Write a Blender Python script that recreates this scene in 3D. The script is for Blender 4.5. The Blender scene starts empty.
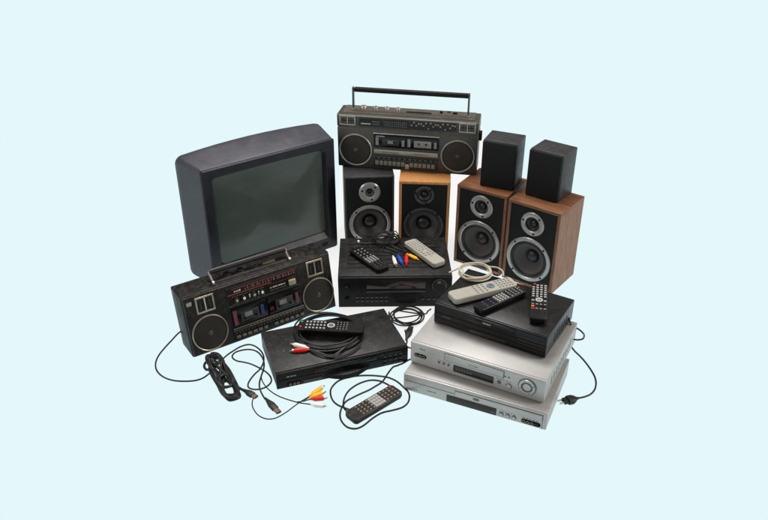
import bpy, bmesh, math, random
from mathutils import Vector, Matrix
random.seed(7)
PI = math.pi
sc = bpy.context.scene
C = sc.collection

# ---------------------------------------------------------------- camera
F, TH, HC, CS = 765.84, 0.5355, 1.4827, 6.31
cam_d = bpy.data.cameras.new('camera'); cam = bpy.data.objects.new('camera', cam_d); C.objects.link(cam)
cam_d.sensor_fit = 'HORIZONTAL'; cam_d.sensor_width = 36; cam_d.lens = F/768*36
cam_d.shift_y = CS/768; cam_d.clip_start = .05; cam_d.clip_end = 400
cam.location = (0, 0, HC); cam.rotation_euler = (PI/2 - TH, 0, 0)
sc.camera = cam

def at(u, v, z=0.0):
    """the point at height z under a measured spot of the photograph"""
    X, Y = (u-384)/F, (v-260-CS)/F
    d = Vector((X, math.cos(TH)-Y*math.sin(TH), -math.sin(TH)-Y*math.cos(TH)))
    return Vector((0, 0, HC)) + d*((z-HC)/d.z)

# ---------------------------------------------------------------- materials
def lin(c):
    return tuple(((x/255)/12.92 if x/255 <= .04045 else ((x/255+.055)/1.055)**2.4) for x in c)
MATS = {}
def mat(name, rgb, rough=.5, metal=0, spec=.5, var=.12, scale=18, bump=0, bscale=300, dust=0, coat=0, dirt=None, wear=0):
    """painted plastic or metal with uneven tone, smudges in the gloss, optional grain and dust"""
    if name in MATS: return MATS[name]
    m = bpy.data.materials.new(name); m.use_nodes = True; nt = m.node_tree; N = nt.nodes; L = nt.links
    b = N['Principled BSDF']
    tc = N.new('ShaderNodeTexCoord')
    n1 = N.new('ShaderNodeTexNoise'); n1.inputs['Scale'].default_value = scale; n1.inputs['Detail'].default_value = 6; n1.inputs['Roughness'].default_value = .65
    L.new(tc.outputs['Object'], n1.inputs['Vector'])
    r = N.new('ShaderNodeValToRGB')
    c = lin(rgb)
    r.color_ramp.elements[0].position = .3; r.color_ramp.elements[1].position = .7
    r.color_ramp.elements[0].color = tuple(x*(1-var) for x in c)+(1,)
    r.color_ramp.elements[1].color = tuple(min(1, x*(1+var)) for x in c)+(1,)
    L.new(n1.outputs['Fac'], r.inputs['Fac'])
    col = r.outputs['Color']
    if dust:
        n2 = N.new('ShaderNodeTexNoise'); n2.inputs['Scale'].default_value = scale*2.3; n2.inputs['Detail'].default_value = 8; n2.inputs['Roughness'].default_value = .75
        L.new(tc.outputs['Object'], n2.inputs['Vector'])
        ge = N.new('ShaderNodeNewGeometry'); sx = N.new('ShaderNodeSeparateXYZ'); L.new(ge.outputs['Normal'], sx.inputs[0])
        mr = N.new('ShaderNodeMapRange'); mr.inputs[1].default_value = .45; mr.inputs[2].default_value = .8
        L.new(n2.outputs['Fac'], mr.inputs[0])
        up = N.new('ShaderNodeMapRange'); up.inputs[1].default_value = -.2; up.inputs[2].default_value = 1; up.inputs[3].default_value = .25
        L.new(sx.outputs['Z'], up.inputs[0])
        mu = N.new('ShaderNodeMath'); mu.operation = 'MULTIPLY'; L.new(mr.outputs[0], mu.inputs[0]); L.new(up.outputs[0], mu.inputs[1])
        m2 = N.new('ShaderNodeMath'); m2.operation = 'MULTIPLY'; L.new(mu.outputs[0], m2.inputs[0]); m2.inputs[1].default_value = dust
        mx = N.new('ShaderNodeMix'); mx.data_type = 'RGBA'
        L.new(m2.outputs[0], mx.inputs[0]); L.new(col, mx.inputs[6]); mx.inputs[7].default_value = lin(dirt or (150, 142, 130))+(1,)
        col = mx.outputs[2]
        if dust > .1:
            n4 = N.new('ShaderNodeTexNoise'); n4.inputs['Scale'].default_value = 190; n4.inputs['Detail'].default_value = 3; L.new(tc.outputs['Object'], n4.inputs['Vector'])
            sp = N.new('ShaderNodeMapRange'); sp.inputs[1].default_value = .66; sp.inputs[2].default_value = .72; sp.inputs[4].default_value = .16; L.new(n4.outputs['Fac'], sp.inputs[0])
            mp = N.new('ShaderNodeMapping'); mp.inputs['Scale'].default_value = (9, 60, 60); mp.inputs['Rotation'].default_value = (.3, .5, .7); L.new(tc.outputs['Object'], mp.inputs[0])
            n5 = N.new('ShaderNodeTexNoise'); n5.inputs['Scale'].default_value = 2.2; n5.inputs['Detail'].default_value = 2; L.new(mp.outputs[0], n5.inputs['Vector'])
            s5 = N.new('ShaderNodeMapRange'); s5.inputs[1].default_value = .70; s5.inputs[2].default_value = .76; s5.inputs[4].default_value = .12; L.new(n5.outputs['Fac'], s5.inputs[0])
            ma = N.new('ShaderNodeMath'); ma.operation = 'MAXIMUM'; L.new(sp.outputs[0], ma.inputs[0]); L.new(s5.outputs[0], ma.inputs[1])
            mz = N.new('ShaderNodeMix'); mz.data_type = 'RGBA'; L.new(ma.outputs[0], mz.inputs[0]); L.new(col, mz.inputs[6]); mz.inputs[7].default_value = (.35, .33, .31, 1)
            col = mz.outputs[2]
    if wear:      # paler rubbed edges, broken up by noise
        bv = N.new('ShaderNodeBevel'); bv.samples = 6; bv.inputs['Radius'].default_value = .0022
        gn = N.new('ShaderNodeNewGeometry'); dt = N.new('ShaderNodeVectorMath'); dt.operation = 'DOT_PRODUCT'
        L.new(bv.outputs[0], dt.inputs[0]); L.new(gn.outputs['Normal'], dt.inputs[1])
        em = N.new('ShaderNodeMapRange'); em.inputs[1].default_value = .995; em.inputs[2].default_value = .86; em.inputs[3].default_value = 0; em.inputs[4].default_value = wear
        L.new(dt.outputs['Value'], em.inputs[0])
        nw = N.new('ShaderNodeTexNoise'); nw.inputs['Scale'].default_value = 45; nw.inputs['Detail'].default_value = 4; L.new(tc.outputs['Object'], nw.inputs['Vector'])
        wm = N.new('ShaderNodeMapRange'); wm.inputs[1].default_value = .38; wm.inputs[2].default_value = .62; wm.inputs[3].default_value = .25; L.new(nw.outputs['Fac'], wm.inputs[0])
        mm = N.new('ShaderNodeMath'); mm.operation = 'MULTIPLY'; L.new(em.outputs[0], mm.inputs[0]); L.new(wm.outputs[0], mm.inputs[1])
        me_ = N.new('ShaderNodeMix'); me_.data_type = 'RGBA'; L.new(mm.outputs[0], me_.inputs[0]); L.new(col, me_.inputs[6]); me_.inputs[7].default_value = (.42, .40, .37, 1)
        col = me_.outputs[2]
    L.new(col, b.inputs['Base Color'])
    rr = N.new('ShaderNodeMapRange'); rr.inputs[3].default_value = max(.02, rough-.09); rr.inputs[4].default_value = min(1, rough+.09)
    rr.inputs[1].default_value = .3; rr.inputs[2].default_value = .7
    L.new(n1.outputs['Fac'], rr.inputs[0]); L.new(rr.outputs[0], b.inputs['Roughness'])
    b.inputs['Metallic'].default_value = metal; b.inputs['Specular IOR Level'].default_value = spec
    if coat: b.inputs['Coat Weight'].default_value = coat; b.inputs['Coat Roughness'].default_value = .15
    if bump:
        n3 = N.new('ShaderNodeTexNoise'); n3.inputs['Scale'].default_value = bscale; n3.inputs['Detail'].default_value = 2
        L.new(tc.outputs['Object'], n3.inputs['Vector'])
        bp = N.new('ShaderNodeBump'); bp.inputs['Strength'].default_value = bump; bp.inputs['Distance'].default_value = .001
        L.new(n3.outputs['Fac'], bp.inputs['Height']); L.new(bp.outputs[0], b.inputs['Normal'])
    MATS[name] = m; return m

def wood(name, dark, light, rough=.45, sc_=(14, 14, 1.6)):
    m = bpy.data.materials.new(name); m.use_nodes = True; nt = m.node_tree; N = nt.nodes; L = nt.links; b = N['Principled BSDF']
    tc = N.new('ShaderNodeTexCoord'); mp = N.new('ShaderNodeMapping'); mp.inputs['Scale'].default_value = sc_
    L.new(tc.outputs['Object'], mp.inputs[0])
    n = N.new('ShaderNodeTexNoise'); n.inputs['Scale'].default_value = 9; n.inputs['Detail'].default_value = 9; n.inputs['Roughness'].default_value = .7; n.inputs['Distortion'].default_value = .6
    L.new(mp.outputs[0], n.inputs['Vector'])
    r = N.new('ShaderNodeValToRGB'); r.color_ramp.elements[0].position = .32; r.color_ramp.elements[1].position = .66
    r.color_ramp.elements[0].color = lin(dark)+(1,); r.color_ramp.elements[1].color = lin(light)+(1,)
    L.new(n.outputs['Fac'], r.inputs['Fac']); L.new(r.outputs[0], b.inputs['Base Color'])
    b.inputs['Roughness'].default_value = rough; b.inputs['Specular IOR Level'].default_value = .35
    bp = N.new('ShaderNodeBump'); bp.inputs['Strength'].default_value = .15; bp.inputs['Distance'].default_value = .001
    L.new(n.outputs['Fac'], bp.inputs['Height']); L.new(bp.outputs[0], b.inputs['Normal'])
    return m

def grille(name, rgb, sheet_rgb, pitch=260, rough=.6):
    """perforated sheet: round dark holes in a fine staggered field"""
    m = bpy.data.materials.new(name); m.use_nodes = True; nt = m.node_tree; N = nt.nodes; L = nt.links; b = N['Principled BSDF']
    tc = N.new('ShaderNodeTexCoord'); v = N.new('ShaderNodeTexVoronoi'); v.inputs['Scale'].default_value = pitch; v.inputs['Randomness'].default_value = .25
    L.new(tc.outputs['Object'], v.inputs['Vector'])
    r = N.new('ShaderNodeValToRGB'); r.color_ramp.elements[0].position = .25; r.color_ramp.elements[1].position = .5
    r.color_ramp.elements[0].color = lin(rgb)+(1,); r.color_ramp.elements[1].color = lin(sheet_rgb)+(1,)  # own tones of the holes and of the metal between
    L.new(v.outputs['Distance'], r.inputs['Fac'])
    n = N.new('ShaderNodeTexNoise'); n.inputs['Scale'].default_value = 14; n.inputs['Detail'].default_value = 4; L.new(tc.outputs['Object'], n.inputs['Vector'])
    mx = N.new('ShaderNodeMix'); mx.data_type = 'RGBA'; mx.blend_type = 'MULTIPLY'; mx.inputs[0].default_value = .7
    L.new(r.outputs[0], mx.inputs[6]); L.new(n.outputs['Color'], mx.inputs[7]); 
    g = N.new('ShaderNodeValToRGB'); g.color_ramp.elements[0].color = (.5, .5, .5, 1); g.color_ramp.elements[1].color = (1, 1, 1, 1)
    L.new(n.outputs['Fac'], g.inputs[0]); L.new(g.outputs[0], mx.inputs[7])
    L.new(mx.outputs[2], b.inputs['Base Color']); b.inputs['Roughness'].default_value = rough; b.inputs['Specular IOR Level'].default_value = .3
    bp = N.new('ShaderNodeBump'); bp.inputs['Strength'].default_value = .4; bp.inputs['Distance'].default_value = .001
    L.new(v.outputs['Distance'], bp.inputs['Height']); L.new(bp.outputs[0], b.inputs['Normal'])
    return m

def emis(name, rgb, k=1.0, diff=0):
    m = bpy.data.materials.new(name); m.use_nodes = True; nt = m.node_tree; N = nt.nodes; L = nt.links; b = N['Principled BSDF']
    c = lin(rgb)
    b.inputs['Base Color'].default_value = tuple(x*diff for x in c)+(1,); b.inputs['Specular IOR Level'].default_value = 0; b.inputs['Roughness'].default_value = 1
    b.inputs['Emission Color'].default_value = c+(1,); b.inputs['Emission Strength'].default_value = k
    return m

M_black = mat('black_plastic', (16, 15, 15), .42, spec=.17, var=.3, bump=.15, dust=.05, wear=.22)
M_blackmetal = mat('black_painted_metal', (29, 28, 28), .45, spec=.38, var=.15, bump=.3, bscale=600, dust=.12, wear=.3)
M_deck = mat('satin_black_lid', (18, 18, 19), .33, spec=.45, var=.12, bump=.1, bscale=600, dust=.04, wear=.25)
M_deckf = mat('satin_black_front', (11, 11, 11), .3, spec=.3, var=.1, wear=.12)
M_gloss = mat('black_gloss', (11, 10, 10), .16, spec=.28, var=.1)
M_dark = mat('dark_recess', (9, 9, 10), .8, spec=.1)
M_rubber = mat('black_rubber', (23, 23, 24), .48, spec=.4, var=.2)
M_window = mat('smoked_window', (34, 23, 20), .15, spec=.45, var=.4)
M_silver = mat('silver_paint', (166, 164, 162), .44, metal=.3, spec=.4, var=.10, scale=6, bump=.08, bscale=700, dust=.08)
M_silverf = mat('silver_front', (174, 172, 169), .36, metal=.3, spec=.45, var=.10, scale=10, dust=.05, wear=.2)
M_silverd = mat('silver_shade', (92, 92, 94), .4, metal=.4, var=.08)
M_chrome = mat('dull_chrome', (190, 182, 170), .3, metal=.85, var=.15, scale=40)
M_ring = mat('grey_cast_ring', (164, 162, 158), .36, metal=.6, var=.12, scale=40, dust=.1)
M_ringd = mat('black_cast_ring', (58, 58, 58), .42, spec=.45, var=.1)
M_cone = mat('paper_cone', (78, 75, 73), .6, spec=.3, var=.15, scale=30, bump=.4, bscale=200)
M_coned = mat('dark_paper_cone', (60, 57, 55), .5, spec=.35, var=.15, scale=30)
M_cap = mat('dust_cap', (30, 30, 31), .4, spec=.5)
M_baffle = mat('black_baffle', (14, 14, 15), .6, spec=.22, var=.15, bump=.3, bscale=400)
M_cloth = mat('grille_cloth', (20, 20, 21), .7, spec=.2, var=.2, bump=.6, bscale=900)
M_ash = mat('black_ash_vinyl', (40, 39, 41), .48, spec=.38, var=.22, scale=25, bump=.3, bscale=300, dust=.1, wear=.3)
M_tv = mat('charcoal_tv_plastic', (50, 50, 59), .42, spec=.42, var=.14, scale=7, bump=.3, bscale=500, dust=.14, dirt=(140, 134, 134), wear=.2)
M_tvb = mat('navy_bezel', (20, 20, 30), .36, spec=.4, var=.12, scale=12, bump=.15, dust=.1, wear=.25)
M_g1 = mat('taupe_metallic_plastic', (72, 69, 64), .4, metal=.4, spec=.4, var=.12, scale=25, dust=.14, wear=.35)
M_g1l = mat('light_taupe', (150, 145, 136), .34, metal=.5, var=.12, dust=.1, wear=.3)
M_g1d = mat('dark_taupe', (32, 31, 30), .45, var=.15, scale=40)
M_g2 = mat('worn_black_plastic', (20, 17, 16), .45, spec=.2, var=.35, scale=22, bump=.35, bscale=350, dust=.26, dirt=(120, 112, 104), wear=.75)
M_cream = mat('warm_grey_plastic', (160, 157, 147), .5, spec=.35, var=.06, dust=.1)
M_creamd = mat('grey_button', (104, 104, 100), .5, var=.1)
M_beigecord = mat('beige_cord', (188, 178, 160), .5, var=.12, scale=60)
M_white = mat('white_plastic', (226, 224, 218), .45, var=.06)
M_red = mat('red_plastic', (196, 30, 30), .45, var=.08)
M_blue = mat('blue_plastic', (28, 74, 160), .45, var=.08)
M_yellow = mat('yellow_plastic', (236, 176, 24), .45, var=.08)
M_orange = mat('orange_plastic', (214, 110, 40), .45, var=.08)
M_green = mat('green_plastic', (36, 150, 90), .45, var=.08)
M_pink = mat('dull_pink_print', (104, 46, 62), .5, var=.15)
M_navyp = mat('dull_blue_print', (30, 48, 92), .5, var=.15)
M_redp = mat('red_print', (128, 50, 46), .5, var=.2, scale=80)
M_gold = mat('gold_contact', (120, 100, 80), .35, metal=.6)
M_btn = mat('light_button', (168, 167, 163), .45, var=.2, scale=90)
M_btng = mat('grey_rubber_button', (120, 118, 114), .5, var=.12)
M_btnt = mat('tan_button', (128, 112, 92), .5, var=.12)
M_cass = mat('cassette_shell', (118, 116, 114), .4, var=.15, scale=60)
M_walnut = wood('walnut_veneer', (88, 56, 38), (138, 96, 68))
M_walnutt = wood('walnut_veneer_top', (84, 52, 34), (134, 88, 58), sc_=(1.6, 14, 14))
M_pine = wood('orange_beech_veneer', (160, 106, 58), (190, 136, 82))
M_gr1 = grille('brown_perforated_sheet', (34, 29, 25), (54, 47, 41), pitch=420)
M_gr2 = grille('dark_perforated_sheet', (30, 24, 19), (44, 36, 29), pitch=420)

def glass_tube():
    m = bpy.data.materials.new('picture_tube_glass'); m.use_nodes = True; nt = m.node_tree; N = nt.nodes; L = nt.links; b = N['Principled BSDF']
    tc = N.new('ShaderNodeTexCoord'); n = N.new('ShaderNodeTexNoise'); n.inputs['Scale'].default_value = 5; n.inputs['Detail'].default_value = 5
    L.new(tc.outputs['Object'], n.inputs['Vector'])
    r = N.new('ShaderNodeValToRGB'); r.color_ramp.elements[0].position = .3; r.color_ramp.elements[1].position = .75
    r.color_ramp.elements[0].color = lin((62, 69, 64))+(1,); r.color_ramp.elements[1].color = lin((72, 79, 73))+(1,)
    L.new(n.outputs['Fac'], r.inputs[0])
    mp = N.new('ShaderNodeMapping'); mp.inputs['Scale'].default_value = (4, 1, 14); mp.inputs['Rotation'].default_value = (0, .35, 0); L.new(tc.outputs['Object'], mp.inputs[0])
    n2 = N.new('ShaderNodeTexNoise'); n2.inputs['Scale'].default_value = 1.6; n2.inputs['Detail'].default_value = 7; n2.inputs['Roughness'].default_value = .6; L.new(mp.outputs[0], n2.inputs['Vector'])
    sm = N.new('ShaderNodeMapRange'); sm.inputs[1].default_value = .54; sm.inputs[2].default_value = .72; sm.inputs[4].default_value = .16; L.new(n2.outputs['Fac'], sm.inputs[0])  # pale streaks painted into the colour in place of reflected light patches
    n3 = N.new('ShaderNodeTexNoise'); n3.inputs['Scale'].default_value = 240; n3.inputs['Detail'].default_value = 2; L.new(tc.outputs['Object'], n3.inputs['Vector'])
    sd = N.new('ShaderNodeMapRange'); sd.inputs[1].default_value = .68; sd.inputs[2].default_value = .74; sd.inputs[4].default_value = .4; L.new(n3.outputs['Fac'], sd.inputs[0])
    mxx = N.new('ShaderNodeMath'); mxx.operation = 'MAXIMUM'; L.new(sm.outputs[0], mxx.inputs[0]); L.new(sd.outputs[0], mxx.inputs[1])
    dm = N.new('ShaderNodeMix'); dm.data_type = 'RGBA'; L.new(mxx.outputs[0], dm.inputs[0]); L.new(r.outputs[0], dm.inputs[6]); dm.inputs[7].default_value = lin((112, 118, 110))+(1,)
    L.new(dm.outputs[2], b.inputs['Base Color'])
    b.inputs['Roughness'].default_value = .2; b.inputs['Specular IOR Level'].default_value = .4
    return m
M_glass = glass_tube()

# ---------------------------------------------------------------- mesh helpers
def box(bm, x0, x1, y0, y1, z0, z1, bev=0, seg=2, mi=0):
    vs = [bm.verts.new((x, y, z)) for x in (x0, x1) for y in (y0, y1) for z in (z0, z1)]
    q = [(0, 1, 3, 2), (4, 6, 7, 5), (0, 4, 5, 1), (2, 3, 7, 6), (0, 2, 6, 4), (1, 5, 7, 3)]
    fs = [bm.faces.new([vs[i] for i in f]) for f in q]
    for f in fs: f.material_index = mi
    if bev:
        es = list({e for f in fs for e in f.edges})
        r = bmesh.ops.bevel(bm, geom=es, offset=bev, segments=seg, profile=.5, affect='EDGES', clamp_overlap=True)
        for f in r['faces']: f.material_index = mi
def lathe(bm, prof, c, axis='y', n=40, mi=0, sx=1, sz=1, caps=True):
    """prof: (radius, outward height); axis 'y' points to the viewer (-y), 'z' points up"""
    rings = []
    for r, h in prof:
        ring = []
        for k in range(n):
            a = 2*PI*k/n
            if axis == 'y': p = (c[0]+sx*r*math.cos(a), c[1]-h, c[2]+sz*r*math.sin(a))
            elif axis == 'z': p = (c[0]+sx*r*math.cos(a), c[1]-sz*r*math.sin(a), c[2]+h)
            else: p = (c[0]+h, c[1]+r*math.cos(a), c[2]+r*math.sin(a))
            ring.append(bm.verts.new(p))
        rings.append(ring)
    for a, b in zip(rings, rings[1:]):
        for k in range(n):
            f = bm.faces.new((a[k], a[(k+1) % n], b[(k+1) % n], b[k])); f.material_index = mi
    if caps:
        for ring in (rings[0], rings[-1]):
            if prof[rings.index(ring)][0] > 1e-6:
                f = bm.faces.new(ring); f.material_index = mi
def smooth_path(pts, step=5, closed=False):
    P = [Vector(p) for p in pts]; out = []
    n = len(P)
    rng = range(n) if closed else range(n-1)
    for i in rng:
        p0 = P[(i-1) % n] if closed or i > 0 else P[0]*2-P[1]
        p1 = P[i]; p2 = P[(i+1) % n]
        p3 = P[(i+2) % n] if closed or i+2 < n else P[-1]*2-P[-2]
        for k in range(step):
            t = k/step
            out.append(.5*((2*p1)+(p2-p0)*t+(2*p0-5*p1+4*p2-p3)*t*t+(3*p1-p0-3*p2+p3)*t**3))
    if not closed: out.append(P[-1])
    return out
def tube(bm, pts, r, n=8, step=5, mi=0, closed=False, smooth=True):
    path = smooth_path(pts, step, closed) if smooth else [Vector(p) for p in pts]
    rings = []; prev = None
    for i, p in enumerate(path):
        a = path[i-1] if i or closed else path[0]; b = path[(i+1) % len(path)] if (i+1 < len(path) or closed) else path[-1]
        t = (b-a)
        if t.length < 1e-9: t = Vector((1, 0, 0))
        t.normalize()
        if prev is None:
            ref = Vector((0, 0, 1)) if abs(t.z) < .9 else Vector((1, 0, 0)); u = t.cross(ref).normalized()
        else:
            u = (prev-t*prev.dot(t)).normalized()
        prev = u; w = t.cross(u)
        rr = r(i/(len(path)-1)) if callable(r) else r
        rings.append([bm.verts.new(p+u*math.cos(2*PI*k/n)*rr+w*math.sin(2*PI*k/n)*rr) for k in range(n)])
    pr = list(zip(rings, rings[1:]))
    if closed: pr.append((rings[-1], rings[0]))
    for a, b in pr:
        for k in range(n):
            f = bm.faces.new((a[k], a[(k+1) % n], b[(k+1) % n], b[k])); f.material_index = mi
    if not closed:
        for ring in (rings[0], rings[-1]):
            f = bm.faces.new(ring); f.material_index = mi
def setp(o, label=None, cat=None, group=None, kind=None):
    if label: o['label'] = label
    if cat: o['category'] = cat
    if group: o['group'] = group
    if kind: o['kind'] = kind
    return o
SHEAR = [0.0]
def link(name, bm, mats, parent=None, smooth=True, origin=None):
    if SHEAR[0]:
        for v in bm.verts: v.co.y += SHEAR[0]*v.co.z
    bmesh.ops.recalc_face_normals(bm, faces=bm.faces)
    if origin == 'base':
        n = len(bm.verts); s = sum((v.co for v in bm.verts), Vector())/n; s.z = min(v.co.z for v in bm.verts)
        for v in bm.verts: v.co -= s
    me = bpy.data.meshes.new(name); bm.to_mesh(me); bm.free()
    for m in (mats if isinstance(mats, (list, tuple)) else [mats]): me.materials.append(m)
    if smooth:
        for p in me.polygons: p.use_smooth = True
        try: me.set_sharp_from_angle(angle=math.radians(32))
        except Exception: pass
    o = bpy.data.objects.new(name, me); C.objects.link(o)
    if origin == 'base': o.location = s
    if parent is not None:
        if origin == 'base': o.location = s-parent.location if parent.type == 'MESH' else s
        o.parent = parent
    return o
def bx(name, m, parent, *a, **k):
    bm = bmesh.new(); box(bm, *a, **k); return link(name, bm, m, parent)
def lt(name, m, parent, prof, c, **k):
    bm = bmesh.new(); lathe(bm, prof, c, **k); return link(name, bm, m, parent)
def thing(name, label, cat, loc, yaw=0, group=None):
    o = bpy.data.objects.new(name, None); C.objects.link(o); o.empty_display_size = .05
    o.location = loc; o.rotation_euler = (0, 0, yaw)
    return setp(o, label, cat, group)
def dup(o, loc, parent):
    c = o.copy(); C.objects.link(c); c.location = loc; c.parent = parent; return c
def rrect(x0, x1, z0, z1, r, y, n=10, arch=0, ry=0):
    """rounded rectangle in the xz plane; arch lifts the middle of top edge"""
    pts = []
    cs = [(x1-r, z1-r, 0), (x0+r, z1-r, 90), (x0+r, z0+r, 180), (x1-r, z0+r, 270)]
    side = 8
    cor = []
    for cx, cz, a0 in cs:
        cor.append([(cx+r*math.cos(math.radians(a0+90*k/n)), cz+r*math.sin(math.radians(a0+90*k/n))) for k in range(n+1)])
    for i in range(4):
        pts += cor[i]
        a = cor[i][-1]; b = cor[(i+1) % 4][0]
        for k in range(1, side): pts.append((a[0]+(b[0]-a[0])*k/side, a[1]+(b[1]-a[1])*k/side))
    out = []
    xc, hw, zc = (x0+x1)/2, (x1-x0)/2, (z0+z1)/2
    for x, z in pts:
        zz = z + (arch*(1-((x-xc)/hw)**2) if z > zc else 0)
        out.append(Vector((x, y, zz)))
    return out
def loft(bm, loops, cap0=False, cap1=False, mi=0):
    R = [[bm.verts.new(p) for p in l] for l in loops]; n = len(R[0])
    for a, b in zip(R, R[1:]):
        for k in range(n): bm.faces.new((a[k], a[(k+1) % n], b[(k+1) % n], b[k])).material_index = mi
    if cap0: bm.faces.new(R[0]).material_index = mi
    if cap1: bm.faces.new(R[-1]).material_index = mi

# ---------------------------------------------------------------- setting
bm = bmesh.new(); bmesh.ops.create_circle(bm, cap_ends=True, radius=60, segments=96)
floor = link('floor', bm, emis('pale_cyan_self_lit_floor', (228, 247, 250), 1.0), None, smooth=False); floor.location = (0, 2, 0); setp(floor, kind='structure')  # floor material made to glow evenly, so cast shadows don't show

m_gap_glow = emis('white_gap_glow', (247, 247, 246), .86, .12)  # added glowing sheet, cut so the gaps between things show white
bm = bmesh.new()
for u, v in ((340.5, 160), (398, 150), (462, 128), (483.5, 126), (486, 150), (476, 210), (480, 262), (478, 290), (455, 300), (446, 330), (434, 352), (409, 356), (400, 330), (384, 312), (352, 318), (345, 322), (331, 300), (326, 250), (336.5, 230)):
    p = at(u, v, .002); bm.verts.new(p)
bm.faces.new(bm.verts); r_ = bmesh.ops.triangulate(bm, faces=list(bm.faces))
sheet = link('added_glow_sheet', bm, m_gap_glow, None, smooth=False); setp(sheet, kind='structure')
w = bpy.data.worlds.new('World'); sc.world = w; w.use_nodes = True
w.node_tree.nodes['Background'].inputs[0].default_value = (1, .96, .92, 1); w.node_tree.nodes['Background'].inputs[1].default_value = .24

def area(name, loc, target, sx, sy, power, col=(1, 1, 1)):
    d = bpy.data.lights.new(name, 'AREA'); d.shape = 'RECTANGLE'; d.size = sx; d.size_y = sy; d.energy = power; d.color = col
    o = bpy.data.objects.new(name, d); C.objects.link(o); o.location = loc
    o.rotation_euler = (Vector(target)-Vector(loc)).to_track_quat('-Z', 'Y').to_euler(); return o
area('overhead_softbox', (-.1, 2.9, 2.6), (0, 2.1, .1), 1.5, .8, 70, (1, .98, .955))
area('right_softbox', (2.6, 1.6, 1.5), (0, 2.2, .2), 1.0, 1.0, 46, (1, .96, .92))
area('left_softbox', (-2.6, .9, 1.7), (0, 2.1, .2), 1.0, 1.0, 32, (1, .965, .93))

# ---------------------------------------------------------------- television
def television():
    t = thing('television', 'bulky charcoal tube television with a blank grey-green screen, standing behind the black boombox', 'television', (-.6119, 2.345, 0), .629)
    W_, H_ = .531, .453
    bm = bmesh.new()
    loft(bm, [rrect(.003, .528, .003, .450, .010, .006), rrect(-.001, .532, .001, .455, .012, .02, arch=.002), rrect(-.027, .546, 0, .468, .016, .112, arch=.014),
              rrect(-.031, .548, 0, .470, .020, .124, arch=.015), rrect(-.031, .548, 0, .468, .026, .136, arch=.015), rrect(-.022, .542, .004, .458, .034, .150, arch=.013), rrect(-.008, .53, .012, .435, .05, .175, arch=.01),
              rrect(.01, .51, .03, .40, .06, .24, arch=.006), rrect(.09, .44, .07, .34, .06, .36), rrect(.12, .41, .09, .31, .05, .43)], cap1=True)
    link('housing', bm, M_tv, t)
    bm = bmesh.new()
    loft(bm, [rrect(.001, .530, .001, .453, .010, .010), rrect(0, .531, 0, .453, .010, .004), rrect(.0035, .5275, .0035, .4495, .009, 0),
              rrect(.036, .494, .052, .422, .010, 0, arch=.003), rrect(.0445, .488, .073, .412, .014, .015, arch=.003)])
    link('bezel', bm, M_tvb, t)
    bm = bmesh.new(); loft(bm, [rrect(.0445, .488, .073, .412, .014, .015, arch=.003), rrect(.049, .484, .077, .408, .018, .024, arch=.003)]); link('screen_surround', bm, M_gloss, t)
    bm = bmesh.new()
    base = rrect(.045, .488, .071, .413, .020, .018, arch=.003); c = Vector((.266, .018, .243))
    loops = []
    for s in (1, .9, .78, .64, .48, .3, .14, .05):
        loops.append([Vector((c.x+(p.x-c.x)*s, .018-.013*(1-s*s), c.z+(p.z-c.z)*s)) for p in base])
    loft(bm, loops, cap1=True)
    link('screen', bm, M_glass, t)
    # little row of controls hidden low on the bezel
    for i in range(4): bx('button', M_tvb, t, .30+i*.03, .318+i*.03, -.003, .002, .022, .030, bev=.001)
    bx('power_button', M_black, t, .46, .485, -.004, .002, .018, .034, bev=.002)
television()

# ---------------------------------------------------------------- loudspeakers with bare drivers
def driver(root, name, cx, cz, R, ring, m_ring, m_cone, cap_r, depth, y=0, screws=4, dome=False):
    """cast ring with a sunk cone; ring, surround, cone and cap are meshes of their own"""
    ri = R-ring
    o = lt(name, m_ring, root, [(ri, -.004), (ri, .002), (ri+ring*.25, .0045), (R-ring*.15, .004), (R, .001), (R, -.003)], (cx, y, cz), n=56, caps=False)
    bm = bmesh.new(); lathe(bm, [(ri+.001, .0005), (ri*.965, .003), (ri*.90, .0035), (ri*.84, 0), (ri*.82, -.002)], (cx, y, cz), n=56, caps=False); link('surround', bm, M_rubber, o)
    if dome:
        bm = bmesh.new(); lathe(bm, [(ri*.83, -.002), (cap_r, -depth), (cap_r*.98, -depth)], (cx, y, cz), n=48, caps=False); link('horn', bm, m_cone, o)
    else:
        bm = bmesh.new(); lathe(bm, [(ri*.83, -.002), (ri*.6, -depth*.45), (cap_r, -depth), (cap_r*.9, -depth)], (cx, y, cz), n=56, caps=False); link('cone', bm, m_cone, o)
    bm = bmesh.new(); lathe(bm, [(cap_r, -depth-.001), (cap_r*.93, -depth+cap_r*.25), (cap_r*.75, -depth+cap_r*.48), (cap_r*.45, -depth+cap_r*.62), (.0004, -depth+cap_r*.68)], (cx, y, cz), n=32, caps=False)
    link('dust_cap', bm, M_cap, o)
    for k in range(screws):
        a = PI/4+k*2*PI/screws
        bm = bmesh.new(); lathe(bm, [(.0035, 0), (.0035, .0058), (.002, .0064), (.0005, .006)], (cx+(R-ring*.5)*math.cos(a), y, cz+(R-ring*.5)*math.sin(a)), n=12, caps=False)
        link('screw', bm, M_dark, o)
    return o

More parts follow.
